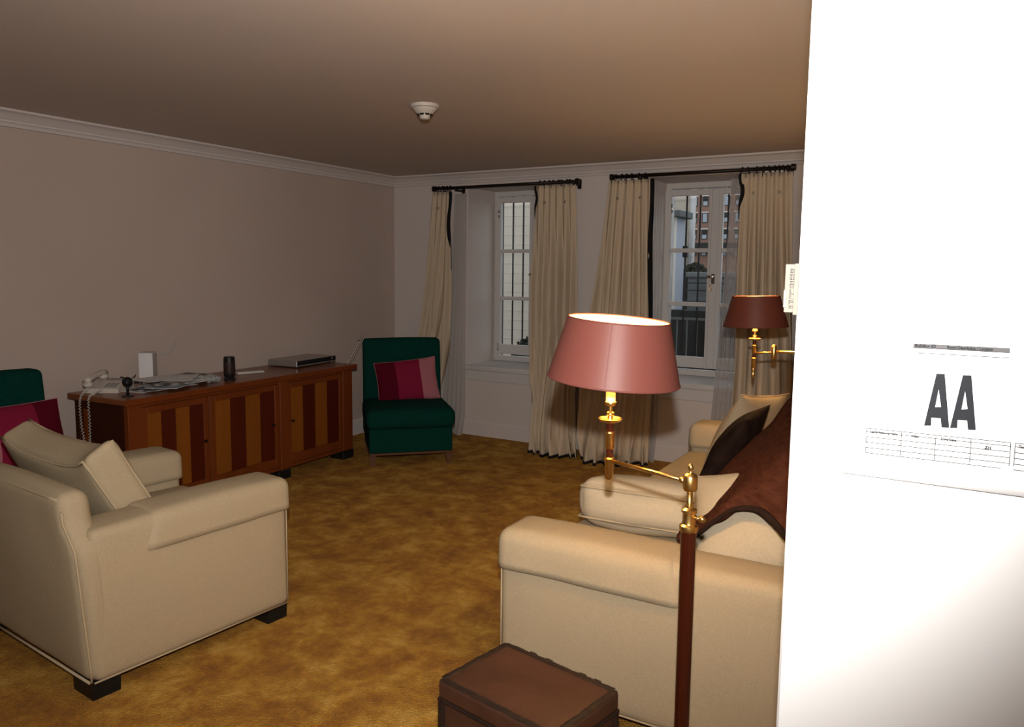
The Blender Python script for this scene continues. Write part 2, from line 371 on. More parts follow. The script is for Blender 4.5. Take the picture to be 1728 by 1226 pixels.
# ------------------------------------------------------------------ outside
struct('ground', B(-90,40,YF+.63,220,-.3,-.02), 'ground')
def ext_house():
    t = thing('neighbouring_house', 'cream rendered house wall close outside both windows', 'building', (-5.5,10,0))
    bm = bmesh.new(); box(bm,-8,2.39,-.0,.22,-.02,9); w_ = obj('wall', bm, 'ext_cream', t)
    for k in range(26): obj('course_joint', B(-8,2.39,-.006,.001,.4+k*.14,.404+k*.14), 'ext_sill', t)
    obj('downpipe', tube(bmesh.new(), [(2.43,-.05,0),(2.43,-.05,9)], .035, 8), 'carton', t, True)
    for x in (2.05,): obj('pipe', tube(bmesh.new(), [(x,-.06,2.3),(x,-.06,5)], .025, 6), 'rail', t, True)
ext_house()
t = thing('garden_shed', 'blue-grey shed under a flat grey roof seen through the right window', 'shed', (-3.3,8.9,0))
obj('wall', B(-.9,.34,0,.4,-.02,2.20), 'ext_blue', t)
obj('roof_slab', B(-1.0,.43,-.1,.42,2.20,2.28,.01), 'ext_roof', t)
obj('corner_board', B(.31,.36,-.02,.02,0,2.2), 'ext_sill', t)
def brick_house():
    t = thing('apartment_building', 'distant red-brown brick apartment building seen through the right window', 'building', (-36,150,0))
    obj('wall', B(-10.8,60,0,12,-.02,34), 'brick', t)
    obj('storefront_band', B(-10.8,60,-1.2,0,5.6,7.4), 'ext_dark', t)
    for r in range(8):
        for c in range(16):
            x = -9.9+c*2.1; z = 4.9+r*3.2
            f = obj('window', B(x-.55,x+.55,-.08,.05,z,z+1.9), 'ext_dark', t)
            obj('pane', B(x-.42,x+.42,-.12,-.08,z+.12,z+.9 if (r+c)%3 else z+1.75), 'ext_glass', f)
            obj('lintel', B(x-.7,x+.7,-.15,.05,z+1.9,z+2.15), 'ext_sill', f)
brick_house()
t = thing('garden_wall', 'low grey concrete garden wall outside the right window', 'wall', (-2.0,8.4,0))
obj('panel', B(-.62,3,0,.2,-.02,1.50), 'concrete', t)
obj('coping', B(-.64,3,-.03,.23,1.50,1.56,.01), 'concrete', t)
for z in (1.24,1.36,1.44): obj('rail', tube(bmesh.new(), [(-.62,-.04,z),(3,-.04,z)], .008, 6), 'rail', t, True)
t = thing('iron_railing', 'dark iron railing in front of the low garden wall', 'railing', (-1.9,7.75,0))
obj('plinth', B(-.75,2,.1,.3,-.02,1.16), 'ext_dark', t)
for k in range(16): obj('baluster', tube(bmesh.new(), [(-.72+k*.105,0,-.02),(-.72+k*.105,0,1.08)], .007, 6), 'rail_l', t, True)
for z in (.3,1.08): obj('rail', B(-.75,2,-.012,.012,z-.012,z+.012), 'rail_l', t)
def shrub(name, label, cx, cy, z0, rx, ry, rz, n, seed):
    random.seed(seed); bm = bmesh.new()
    for i in range(n):
        a = random.uniform(0,2*PI); b = random.uniform(-.1,1)*PI/2; r = random.uniform(.6,1)**.5
        p = Vector((rx*r*math.cos(a)*math.cos(b), ry*r*math.sin(a)*math.cos(b), rz*r*math.sin(b)+.0))
        d = Vector((random.uniform(-1,1),random.uniform(-1,1),random.uniform(-.3,1))).normalized(); s = d.orthogonal().normalized()*.018
        l = .07*(rz/.2)**.5
        vs = [bm.verts.new(p+q) for q in (-d*l*.5, s, d*l*.5, -s)]; bm.faces.new(vs)
    o = thing(name, label, 'shrub', (cx,cy,z0))
    f = obj('foliage', bm, 'hedge', o); f['kind'] = 'stuff'
    st = bmesh.new()
    for k in range(5): tube(st, [(0,0,0),(.5*rx*math.cos(k*1.3),.5*ry*math.sin(k*1.3),rz*.8)], .008, 5)
    obj('stem', st, 'hedge', o)
    core = bmesh.new(); bmesh.ops.create_icosphere(core, subdivisions=2, radius=1)
    for v in core.verts: v.co = Vector((v.co.x*rx*.8, v.co.y*ry*.8, max(0,v.co.z)*rz*.8))*(1+.2*noise.noise(v.co*3))
    obj('inner_leaves', core, 'hedge', o)
shrub('shrub', 'small dark shrub at the foot of the cream wall, through the left window', -4.42, 8.0, .45, .2, .15, .3, 500, 3)
obj_p = thing('planter', 'grey planter box under the small dark shrub', 'planter', (-4.42,8.0,0)); obj('trough', B(-.3,.3,-.15,.15,-.02,.45,.01), 'concrete', obj_p)
shrub('hedge', 'dark clipped hedge behind the garden wall', -2.91, 9.62, 1.56, .17, .16, .17, 500, 5)
bpy.data.objects['hedge'].location.z = 1.50
t2 = thing('planter', 'raised dark planter holding the clipped hedge behind the garden wall', 'planter', (-2.91,9.62,0)); obj('trough', B(-.19,.19,-.18,.18,-.02,1.5,.01), 'ext_dark', t2)

# ------------------------------------------------------------------ curtains
def smooth(a,b,x):
    t = max(0,min(1,(x-a)/(b-a))); return t*t*(3-2*t)
def curtain(label, xl, xr, ztop, nf, amp, edge, edge_len, seed, flare=.25, group='cream drapes at the two windows', hem=True):
    """xl,xr: lists of (z,x) breakpoints; edge 'r'/'l' carries the black leading edge down to z=edge_len"""
    t = thing('curtain', label, 'curtain', ((xl[0][1]+xr[0][1])/2, YF-.13, 0), 0, group)
    ox,oy = t.location.x, t.location.y; rnd = random.Random(seed); ph = [rnd.uniform(0,6.28) for _ in range(6)]
    def lerp(L,z):
        if z >= L[0][0]: return L[0][1]
        for (z0,x0),(z1,x1) in zip(L,L[1:]):
            if z >= z1:
                k = (z0-z)/(z0-z1); return x0+(x1-x0)*k
        return L[-1][1]
    def P(s,v,off=0):
        z = ztop*(1-v)+.004
        a,b = lerp(xl,z),lerp(xr,z)
        low = smooth(ztop-.05,.6,z)          # 0 top ->1 low
        sw = s + .014*math.sin(2*PI*1.7*s+ph[0]+z*1.3)*low
        x = a+(b-a)*sw
        pinch = math.exp(-((z-(ztop-.145))/.05)**2)
        A = amp*(.35+.65*smooth(ztop-.12,ztop-.9,z))*(1-.45*pinch)*(1.1+.95*noise.noise(Vector((s*4.5,z*.45,seed+3))))
        ang = 2*PI*(nf*s+1.0*noise.noise(Vector((s*2.6+seed,z*.28,seed*.7)))*(.4+low)+.16*noise.noise(Vector((s*7,z*1.4,seed)))*low)+ph[2]
        fy = math.sin(ang); fy = fy*.75+.25*math.sin(2*ang+ph[5])*(.3+low)
        x += .25*A*math.cos(ang)*low
        y = -A*fy
        fl = smooth(.9,.0,z)**1.5*flare*(.75+.25*math.sin(4*s+ph[1]))
        y -= fl
        if z < .16:                          # pooling hem
            k = (1-z/.16); y -= .035*k*math.sin(ang*1.0+1.2); x += .015*k*math.sin(ang*.7)
        y -= .03*pinch*0
        y = min(y, .10)
        return Vector((x-ox, y-off, z))
    nu, nv = nf*9, 56
    c = obj('cloth', grid(bmesh.new(), lambda u,v: P(u,v), nu, nv), 'drape', t, True)
    sm = c.modifiers.new('thick','SOLIDIFY'); sm.thickness = .004
    if edge:
        w0 = .028/max(.2,abs(xr[0][1]-xl[0][1])); sg = 1 if edge == 'r' else -1
        def E(u,v):
            tp = 1 if edge_len < 1 else (1-smooth(.45,1,v))
            s = (1-w0*tp+u*w0*tp) if edge == 'r' else u*w0*tp
            vv = v*(1-edge_len/ztop); p = P(s,vv,.006)
            p.x += sg*(.006+.012*math.sin(v*9+1)*(1-v)); return p
        e = obj('leading_edge', grid(bmesh.new(), E, 4, 40), 'black_cloth', t, True); e['label'] = 'black leading edge band'
        q = e.modifiers.new('thick','SOLIDIFY'); q.thickness = .006
    if hem:
        def Hm(u,v):
            p = P(u,1-.012*(1-v),.007); p.z = .002+.022*(1-v); return p
        hh = obj('hem', grid(bmesh.new(), Hm, nu, 2), 'black_cloth', t, True); hh['label'] = 'black hem band'
        q = hh.modifiers.new('thick','SOLIDIFY'); q.thickness = .006
    # header hooks
    pl = bmesh.new()
    for k in range(nf):
        p = P((k+.5)/nf,.0); tube(pl, [p+Vector((0,-.004,-.03)), p+Vector((0,-.004,.012))], .0025, 5)
    o = obj('hook', pl, 'iron', t); o['kind'] = 'stuff'
    # pinch pleat tacks
    tk = bmesh.new()
    for k in range(nf):
        p = P((k+.5)/nf,.145/ztop,.006)
        if k%3 != 1: continue
        for dx in (-.006,.006): box(tk, p.x+dx-.0015,p.x+dx+.0015,p.y-.002,p.y+.004,p.z-.011,p.z+.011)
    o = obj('pleat_tack', tk, 'leather_dark', t); o['kind'] = 'stuff'
    return t
curtain('cream pinch-pleated curtain left of the left window, behind the green chair', [(2.26,-4.295),(1.4,-4.38),(.6,-4.52),(0,-4.6)], [(2.26,-4.09),(1.3,-4.10),(.6,-4.14),(0,-4.16)], 2.262, 4, .04, 'r', 1.55, 11, .10)
curtain('cream curtain right of the left window', [(2.27,-3.205),(1.4,-3.23),(.6,-3.22),(0,-3.12)], [(2.27,-2.825),(1.6,-2.80),(.5,-2.78),(0,-2.68)], 2.275, 6, .05, 'l', 2.0, 23, .28)
curtain('cream curtain left of the right window, partly behind the lit lampshade', [(2.28,-2.53),(1.6,-2.60),(.6,-2.69),(0,-2.62)], [(2.28,-2.16),(1.2,-2.13),(.6,-2.11),(0,-2.08)], 2.285, 6, .052, 'r', .75, 37, .30)
curtain('cream curtain right of the right window, behind the farther lamp', [(2.28,-1.46),(1.4,-1.47),(.6,-1.47),(0,-1.46)], [(2.28,-1.095),(1.5,-1.07),(.6,-1.02),(0,-.98)], 2.285, 6, .05, 'l', 1.95, 51, .18)
def sheer_curtain(label, x0t,x1t,x0b,x1b, ztop, nf, seed):
    t = thing('sheer_curtain', label, 'curtain', ((x0t+x1t)/2, YF-.05, 0), 0, 'white sheers at the two windows'); ox = t.location.x
    rnd = random.Random(seed); p0 = rnd.uniform(0,6)
    def P(s,v):
        z = ztop*(1-v)+.006; a = x0t+(x0b-x0t)*v**1.3; b = x1t+(x1b-x1t)*v**1.3
        fl = .06*smooth(.25,0,z)
        return Vector((a+(b-a)*s-ox, -.012*math.sin(2*PI*nf*s+p0)-.02*v-fl*(.6+.4*math.sin(9*s)), z))
    o = obj('cloth', grid(bmesh.new(), P, nf*8, 40), 'sheer', t, True)
    def Hm(s,v): p = P(s,1-.03*v); p.y -= .003; return p
    obj('hem', grid(bmesh.new(), Hm, nf*8, 2), 'sheer', t, True)
sheer_curtain('white sheer hanging beside the curtain left of the left window', -4.10,-3.97,-4.24,-3.96, 2.25, 5, 1)
sheer_curtain('white sheer between the curtain and the right window, its left side', -2.16,-2.10,-2.2,-2.08, 2.26, 3, 2)
sheer_curtain('white sheer between the right window and the curtain behind the farther lamp', -1.55,-1.40,-1.66,-1.42, 2.26, 6, 3)
def rod(label, x0, x1, z0, z1, rings_l, rings_r):
    t = thing('curtain_rod', label, 'curtain rod', ((x0+x1)/2, YF-.13, (z0+z1)/2), 0, 'iron rods over the windows')
    cx = (x0+x1)/2; zc = (z0+z1)/2
    Z = lambda x: z0+(z1-z0)*(x-x0)/(x1-x0)-zc
    obj('pole', tube(bmesh.new(), [(x0-cx,0,Z(x0)),(x1-cx,0,Z(x1))], .014, 12), 'iron', t, True)
    for x,s in ((x0,-1),(x1,1)):
        f = bmesh.new(); bmesh.ops.create_cone(f, cap_ends=True, segments=14, radius1=.026, radius2=.022, depth=.03)
        bmesh.ops.rotate(f, verts=f.verts[:], matrix=Matrix.Rotation(PI/2,3,'Y')); obj('finial', f, 'iron', t, 35, (x-cx+s*.0,0,Z(x)))
    for x in (x0+.24, x1-.04):
        b = bmesh.new(); box(b, -.008,.008,-.01,.125,-.03,-.014); box(b,-.018,.018,.118,.13,-.05,.03,.003); tube(b,[(0,0,-.03),(0,0,.0)],.012,8); obj('bracket', b, 'iron', t, 35, (x-cx,0,Z(x)))
    for x in rings_l+rings_r:
        r = bmesh.new(); tilt = random.uniform(-.3,.3)
        tube(r, [(.024*math.sin(tilt)*math.cos(a),.023*math.sin(a),.024*math.cos(a)*1) for a in [i*PI/8 for i in range(16)]], .0035, 6, True); obj('ring', r, 'iron', t, True, (x-cx,0,Z(x)-.004))
rod('dark iron curtain rod over the left window', -4.275,-2.81, 2.300,2.300, [-4.25,-4.22,-4.19,-4.165,-4.14,-4.10], [-3.16,-3.12,-3.07,-3.04,-2.99,-2.96,-2.91,-2.88])
rod('dark iron curtain rod over the right window', -2.50,-1.09, 2.318,2.318, [-2.47,-2.42,-2.38,-2.33,-2.27,-2.21], [-1.46,-1.41,-1.35,-1.30,-1.26,-1.22,-1.19,-1.16,-1.13])

# smoke detector on the ceiling
t = thing('smoke_detector', 'round white smoke detector on the ceiling', 'smoke detector', (-2.57,3.46,ZC))
obj('base', lathe(bmesh.new(), [(.078,0),(.080,-.006),(.078,-.016),(.070,-.020)], 32), 'plastic_w', t, 35)
obj('housing', lathe(bmesh.new(), [(.069,-.012),(.066,-.024),(.052,-.038),(.040,-.050),(.037,-.053)], 32), 'plastic_w', t, 35)
obj('sensor_cap', lathe(bmesh.new(), [(.030,-.050),(.028,-.068),(.022,-.076),(0,-.078)], 24), 'plastic_w', t, 35)
for a in range(8):
    q = a*PI/4+.2; obj('vent_slot', B(-.011,.011,-.003,.003,-.006,.005), 'black', t, loc=(.0375*math.cos(q-PI/2),.0375*math.sin(q-PI/2),-.052), rot=(0,0,q))

# ------------------------------------------------------------------ upholstered seats (cream slipcovers)
def arm_cover_bm(aw, y0, y1, zt, zh, r, dy=.0, seed=0, slant=.0):
    """cloth shell over the arm top; local arm centred x=0"""
    bm = soft_box(aw+.018, y1-y0, .5, r, (0,0,0.012), 12)
    for v in bm.verts: v.co += Vector((0,(y0+y1)/2, zt+.008-.25))
    geom = bm.verts[:]+bm.edges[:]+bm.faces[:]
    bmesh.ops.bisect_plane(bm, geom=geom, plane_co=(0,0,zh), plane_no=(0,0,1), clear_inner=True)
    bmesh.ops.delete(bm, geom=[f for f in bm.faces if f.calc_center_median().y < y0+.004 and f.normal.y < -.6], context='FACES')
    for v in bm.verts:
        k = max(0,min(1,(zt-.02-v.co.z)/(zt-.02-zh))); s = 1 if v.co.x > 0 else -1
        v.co.x += s*(.004+.006*noise.noise(Vector((seed,v.co.y*5,0))))*k
        v.co.z += (.006*noise.noise(Vector((seed+9,v.co.y*4,s))))*k
        v.co.y -= slant*k*(1-smooth(y0,y0+.25,v.co.y))
    return bm
def hem_line(bm_src, zh): pass
def sofa(label, cat, name, loc, rz, W, D, aw, za, zb, bt, rake, nseat, zs=.47, seed=0, r_arm=.032, cov=-.19):
    t = thing(name, label, cat, loc, rz)
    leg = .055; zb0 = leg+.005
    # frame under the seat
    fb = soft_box(W-2*aw+.02, D-bt-.03, .30-zb0, .02, (0,.0,0), 6); f = obj('seat_base', fb, 'linen', t, 45, (0,bt/2-.005,(.30+zb0)/2))
    ya, yb = -D/2+bt*.55, D/2
    for s in (-1,1):
        ab = soft_box(aw, D-.02, za-zb0, r_arm, (.004,.004,.012), 12, .004, seed=seed+s)
        def shp(v):       # arm: soft dip towards the back
            return v
        obj('arm', ab, 'linen', t, True, (s*(W/2-aw/2), .01, (za+zb0)/2))
        cb = arm_cover_bm(aw, cov, D/2+.008, za, za-.125, r_arm+.006, seed=seed+3*s, slant=.03)
        c = obj('arm_cover', cb, 'linen', t, True, (s*(W/2-aw/2),0,0)); md = c.modifiers.new('t','SOLIDIFY'); md.thickness = .005; md.offset = 1
        # piping on the outer vertical edges and the bottom hem
        p = bmesh.new(); xo = s*(W/2-.003)
        tube(p, [(xo,-D/2+.012,zb0+.01),(xo,D/2-.012,zb0+.01)], .0035, 6)
        tube(p, [(xo-s*.008,D/2-.004,zb0+.01),(xo-s*.008,D/2-.004,za-.05)], .0032, 6)
        obj('piping', p, 'linen_pip', t, True)
    # back frame, raked, with rounded ends
    Wb = W-.02
    def rk(v):
        z = v.z+(zb+zb0)/2; k = max(0,z-.1)/(zb-.1)
        x = v.x*(1-.125*smooth(za-.06,za+.02,z)*(1 if abs(v.x) > .2*W else 0))
        return (x, v.y-rake*k, v.z)
    bb = soft_box(Wb, bt, zb-zb0, .045, (.01,.008,.012), 14, .005, rk, seed+5)
    obj('back_frame', bb, 'linen', t, True, (0,-D/2+bt/2,(zb+zb0)/2))
    p = bmesh.new()
    for s in (-1,1):
        pts = []
        for i in range(15):
            z = zb0+.01+(zb-.07-zb0)*i/14; k = max(0,z-.1)/(zb-.1)
            x = s*(Wb/2-.006)*(1-.125*smooth(za-.06,za+.02,z)); pts.append((x,-D/2-rake*k+.008,z))
        tube(p, pts, .0045, 6)
    pts = [(-(Wb/2*.875-.03)+(Wb*.875-.06)*i/12, -D/2-rake*.96+.010, zb-.022) for i in range(13)]
    tube(p, pts, .005, 6); tube(p, [(-Wb/2+.01,-D/2+.004,zb0+.008),(Wb/2-.01,-D/2+.004,zb0+.008)], .005, 6)
    obj('back_piping', p, 'linen_pip', t, True)
    iw = W-2*aw-.01; sw = iw/nseat
    for k in range(nseat):
        cx = -iw/2+sw*(k+.5)
        sb = soft_box(sw-.01, D-bt-.0, zs-.295, .035, (0,.01,.02), 10, .004, None, seed+k)
        obj('seat_cushion', sb, 'linen', t, True, (cx, bt/2+.005, (zs+.295)/2))
        sp = bmesh.new(); y0,y1 = -D/2+bt+.03, D/2-.0; x0,x1 = cx-sw/2+.02, cx+sw/2-.02
        for z in (zs-.012,.312): tube(sp, [(x0,y0,z),(x0,y1,z),(x1,y1,z),(x1,y0,z)], .004, 6, True)
    for sx in (-1,1):
        for sy in (-1,1):
            l = bmesh.new(); prism(l, [(-.07,0),(.07,0),(.075,leg+.01),(-.075,leg+.01)], lambda a,b,d: (a,d,b), -.05, .05)
            obj('leg', l, 'black', t, None, (sx*(W/2-.085), sy*(D/2-.06), 0))
    return t, iw
# near-left armchair
A_loc = (-3.055,1.975,0); A_rz = math.radians(-5)
arm_t, iw = sofa('cream slipcovered armchair at the left, seen from behind', 'armchair', 'armchair', A_loc, A_rz, 1.03, .87, .205, .625, .755, .115, .05, 1, .47, 2)
# its loose back cushion
def boxed_back_cushion(name, w, h, th, parent, loc, rot, m='linen', seed=0, sag=.045, corner=.03):
    def fn(v):
        u = v.x/(w/2); q = v.z/(h/2)
        z = v.z - sag*smooth(.0,1,(q+1)/2)*(1-min(1,abs(u))**2.2) + corner*(abs(u)**6)*max(0,q)**2
        return (v.x*(1-.04*max(0,q)), v.y*(1+.10*(1-abs(u))), z)
    bm = soft_box(w, th, h, .035, (.0,.03,.01), 14, .010, fn, seed)
    o = obj(name, bm, m, parent, True, loc, rot)
    sp = bmesh.new()
    for s in (-1,1):
        pts = []
        n = 12; e = .014
        for (a,b) in ([(-1+2*i/n,1) for i in range(n)]+[(1,1-2*i/n) for i in range(n)]+[(1-2*i/n,-1) for i in range(n)]+[(-1,-1+2*i/n) for i in range(n)]):
            p = fn(Vector((a*(w/2-e), s*(th/2-e*.6), b*(h/2-e)))); pts.append(p)
        tube(sp, pts, .0055, 6, True)
    obj('piping', sp, 'linen_pip', o, True); return o
boxed_back_cushion('back_cushion', .76, .47, .145, arm_t, (-.080,-.145,.638), (math.radians(28),0,0), 'linen', 4)

# right sofa (faces the room's left side); local +y -> world -x
S_loc = (-.825,3.53,0)
sofa_t, siw = sofa('long cream slipcovered sofa along the right side behind the mahogany floor lamp', 'sofa', 'sofa', S_loc, PI/2, 2.47, 1.10, .21, .62, .80, .15, .03, 2, .475, 8, .036, -.10)
# fallen / raised thick seat cushion
t = thing('loose_cushion', 'thick cream boxed cushion lying on the near end of the sofa seat', 'cushion', (-1.055,2.99,.585), rot=(math.radians(-9),0,math.radians(3)))
boxed = soft_box(.54, .33, .180, .065, (.014,.03,.024), 12, .016, None, 3)
obj('cover', boxed, 'linen_pale', t, True)
sp = bmesh.new()
for z in (.062,-.062):
    n = 10; pts = []
    for i in range(4*n):
        k,j = divmod(i,n); a = -1+2*j/n; u,v = [(a,-1),(1,a),(-a,1),(-1,-a)][k]
        rr = .05; x = u*.266; y = v*.166
        if abs(u) > .85 and abs(v) > .85: x *= .965; y *= .96
        pts.append((x,y,z))
    tube(sp, pts, .0045, 6, True)
obj('piping', sp, 'linen_pip', t, True)
# near beige pillow, far beige pillow, dark pillow
def pillow(label, w, h, th, loc, xd, zd, m, pip, seed, name='pillow'):
    t = thing(name, label, 'pillow', loc, rot=axes_rot(xd, zd))
    obj('cover', pillow_bm(w,h,th,22,.012,seed,pinch=.06), m, t, True)
    if pip: obj('piping', pillow_piping(w,h,th,.0045,.06), pip, t, True)
    return t
pillow('cream pillow at the near end of the sofa, partly under the brown throw', .46,.42,.19, (-.585,2.74,.675), (1,.0,.28), (-.30,-.72,.62), 'linen_pale', 'linen_pip', 2)
pillow('large cream pillow standing at the far end of the sofa', .50,.50,.20, (-.99,4.33,.665), (.25,.75,-.07), (-.80,-.25,.36), 'linen', 'linen_pip', 5)
pillow('dark brown pillow leaning on the sofa back, beyond the throw', .42,.46,.16, (-.905,3.70,.705), (.05,1,.03), (-.83,-.12,.50), 'darkpillow', None, 9)
# sofa back cushions (parts of the sofa)
for k,yy in ((0,3.20),(1,4.02)):
    o = boxed_back_cushion('back_cushion', .80, .42, .16, sofa_t, (yy-3.53, -.30, .665), (math.radians(14),0,0), 'linen', 6+k)
# throw, draped from the sofa back over the cushions
TL = [(-0.86,2.75,.572),(-.832,2.85,.646),(-.807,2.95,.71),(-.762,3.05,.783),(-.709,3.15,.851),(-.644,3.25,.929),(-.56,3.41,1.045),(-.36,3.5,1.02)]
TA = [(-0.845,2.69,.572),(-.79,2.73,.661),(-.745,2.77,.724),(-.68,2.80,.80),(-.61,2.84,.875),(-.545,2.90,.945),(-.46,2.98,1.01),(-.30,3.05,.98)]
TB = [(-0.84,2.67,.560),(-.758,2.66,.649),(-.703,2.66,.713),(-.634,2.66,.785),(-.56,2.66,.840),(-.49,2.66,.885),(-.41,2.68,.90),(-.28,2.7,.87)]
TR = [(-0.836,2.66,.546),(-.745,2.62,.630),(-.68,2.60,.701),(-.618,2.60,.752),(-.541,2.57,.772),(-.479,2.52,.755),(-.40,2.47,.70),(-.27,2.44,.66)]
rows = [TL,TA,TB,TR]
def cr(p0,p1,p2,p3,t):
    return .5*((2*p1)+(-p0+p2)*t+(2*p0-5*p1+4*p2-p3)*t*t+(-p0+3*p1-3*p2+p3)*t**3)
def spl(P,t):
    n = len(P)-1; f = min(n-1e-6,t*n); i = int(f); k = f-i; g = lambda j: P[max(0,min(n,j))]
    return cr(g(i-1),g(i),g(i+1),g(i+2),k)
def TP(u,v):
    c = [spl([Vector(p) for p in r], u) for r in rows]; p = spl(c, v)
    p = p + Vector((-.3,-.6,.5))*(.010*math.sin(9*v+3*u)+.006*noise.noise(Vector((u*9,v*9,1))))
    return p
t = thing('throw', 'brown wool throw draped over the sofa back and cushions', 'blanket', (-.6,2.8,.7))
o = obj('cloth', grid(bmesh.new(), lambda u,v: TP(u,v)-Vector((-.6,2.8,.7)), 48, 26), 'throw', t, True)
md = o.modifiers.new('t','SOLIDIFY'); md.thickness = .018; md.offset = -1
def EB(u,v):
    p = TP(u,.955+.05*v)-Vector((-.6,2.8,.7)); return p+Vector((-.003,-.008,.004-.012*v))
o = obj('edge_band', grid(bmesh.new(), EB, 48, 3), 'darkpillow', t, True); md = o.modifiers.new('t','SOLIDIFY'); md.thickness = .014; md.offset = 0; o['label'] = 'dark brown edge band'

# ------------------------------------------------------------------ green slipper chairs
def green_chair(label, loc, rz):
    """local: front +y, origin floor centre"""
    t = thing('slipper_chair', label, 'chair', loc, rz, 'dark green slipper chairs')
    W, D = .68,.62
    obj('skirt_base', soft_box(W-.02, D, .20, .012, (0,0,0), 4), 'green', t, 45, (0,0,.205))
    obj('seat_cushion', soft_box(W+.02, D+.05, .155, .05, (.006,.008,.018), 10, .004), 'green', t, True, (0,.02,.375))
    def rk(v):
        z = v.z+.56; return (v.x*(1-.02*z), v.y-.13*max(0,z-.25), v.z)
    obj('backrest', soft_box(W+.0, .13, .80, .035, (.0,.012,.006), 12, .003, rk), 'green', t, True, (0,-D/2-.02,.555))
    obj('plinth', B(-W/2+.01,W/2-.01,-D/2,D/2,.088,.106,.003), 'legwood', t)
    for sx in (-1,1):
        for sy in (-1,1):
            l = bmesh.new(); prism(l, [(-.018,0),(.018,0),(.028,.09),(-.028,.09)], lambda a,b,d: (a+sx*.0,d,b), -.02, .02)
            obj('leg', l, 'legwood', t, None, (sx*(W/2-.035), sy*(D/2-.03), 0))
    return t
def striped(label, loc, xd, zd, flip=1, w=.52, h=.36):
    t = thing('striped_pillow', label, 'pillow', loc, 0, 'pink striped pillows', axes_rot(xd,zd))
    obj('cover', pillow_bm(w,h,.15,26,.006,3,stripes=(-.30,.42),pinch=.05), ['burgundy','raspberry','pink'] if flip > 0 else ['pink','raspberry','burgundy'], t, True)
    obj('edge_welt', pillow_piping(w,h,.15,.003,.05), 'pink', t, True)
    return t
# right chair: front legs at (-3.94,4.61) and (-3.51,5.04), facing (0.707,-0.707)
nf = Vector((.70,-.714,0)); c0 = Vector((-3.725,4.825,0)) - nf*.27
green_chair('dark green armless chair in the corner between cabinet and left window', tuple(c0), math.atan2(nf.y,nf.x)-PI/2)
rt = Vector((.714,.70,0))     # chair's right as seen from camera
striped('lumbar pillow in burgundy, raspberry and pale pink on the corner green chair', tuple(c0 - nf*.155 + Vector((0,0,.615)) + rt*.02), rt+Vector((0,0,.10)), nf+Vector((0,0,.30)))
# left chair against the left wall, faces +x
green_chair('dark green armless chair by the left wall, mostly hidden by the armchair', (-4.22,2.13,0), -PI/2)
striped('pillow with raspberry and burgundy stripes on the chair by the left wall', (-4.33,2.15,.625), (0,1,.0), (1,0,.34), -1, .56, .38)

# white cables over the corner chair
t = thing('cable', 'thin white cables looped over the left corner of the green chair back', 'cable', (-4.5,4.98,.7))
tb = Vector((-4.5,4.98,.7))
for k,(dx,m_) in enumerate(((0,'plastic_w'),(.022,'plastic_w'))):
    P0 = [Vector(p) for p in ((-4.56,5.15,.925),(-4.505+dx,5.135,.972),(-4.465+dx,5.095,.955),(-4.475+dx,5.03,.87),(-4.50+dx,4.98,.78),(-4.53,4.90,.70),(-4.55,4.86,.60))]
    obj('strand', tube(bmesh.new(), [spl(P0,i/20)-tb for i in range(21)], .0028, 6), m_, t, True)

# ------------------------------------------------------------------ sideboard cabinet
CB = Vector((-4.19,2.69,0)); ca = math.radians(2.6)
cab = thing('sideboard', 'long cherry wood sideboard with striped doors along the left wall', 'cabinet', tuple(CB), ca)
# local: +y along the front, -x into the wall
CL, CD, CT = 2.10, .52, .775
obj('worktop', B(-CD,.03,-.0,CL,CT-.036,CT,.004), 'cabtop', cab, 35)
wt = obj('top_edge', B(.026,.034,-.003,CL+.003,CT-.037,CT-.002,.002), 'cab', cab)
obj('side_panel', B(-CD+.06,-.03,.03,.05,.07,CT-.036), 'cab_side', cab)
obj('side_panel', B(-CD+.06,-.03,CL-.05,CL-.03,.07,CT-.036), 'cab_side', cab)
for y in (.026,CL-.062):
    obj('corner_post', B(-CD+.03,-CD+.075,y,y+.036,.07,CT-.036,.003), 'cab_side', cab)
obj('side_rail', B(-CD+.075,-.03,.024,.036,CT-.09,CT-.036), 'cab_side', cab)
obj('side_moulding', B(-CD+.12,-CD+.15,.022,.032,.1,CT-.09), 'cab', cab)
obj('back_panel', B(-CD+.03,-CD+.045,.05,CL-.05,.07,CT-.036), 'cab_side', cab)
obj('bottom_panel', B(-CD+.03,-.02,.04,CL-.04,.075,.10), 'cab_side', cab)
fx = -.005
def pil(y0,y1,proud=.012,m='cab'): return obj('pilaster', B(fx-.03,fx+proud,y0,y1,.07,CT-.036,.003), m, cab)
pil(.03,.125); pil(1.25,1.335,.018); pil(CL-.145,CL-.03)
obj('top_rail', B(fx-.03,fx+.006,.125,CL-.145,CT-.062,CT-.036,.002), 'cab', cab)
obj('bottom_rail', B(fx-.03,fx+.006,.125,CL-.145,.07,.095,.002), 'cab', cab)
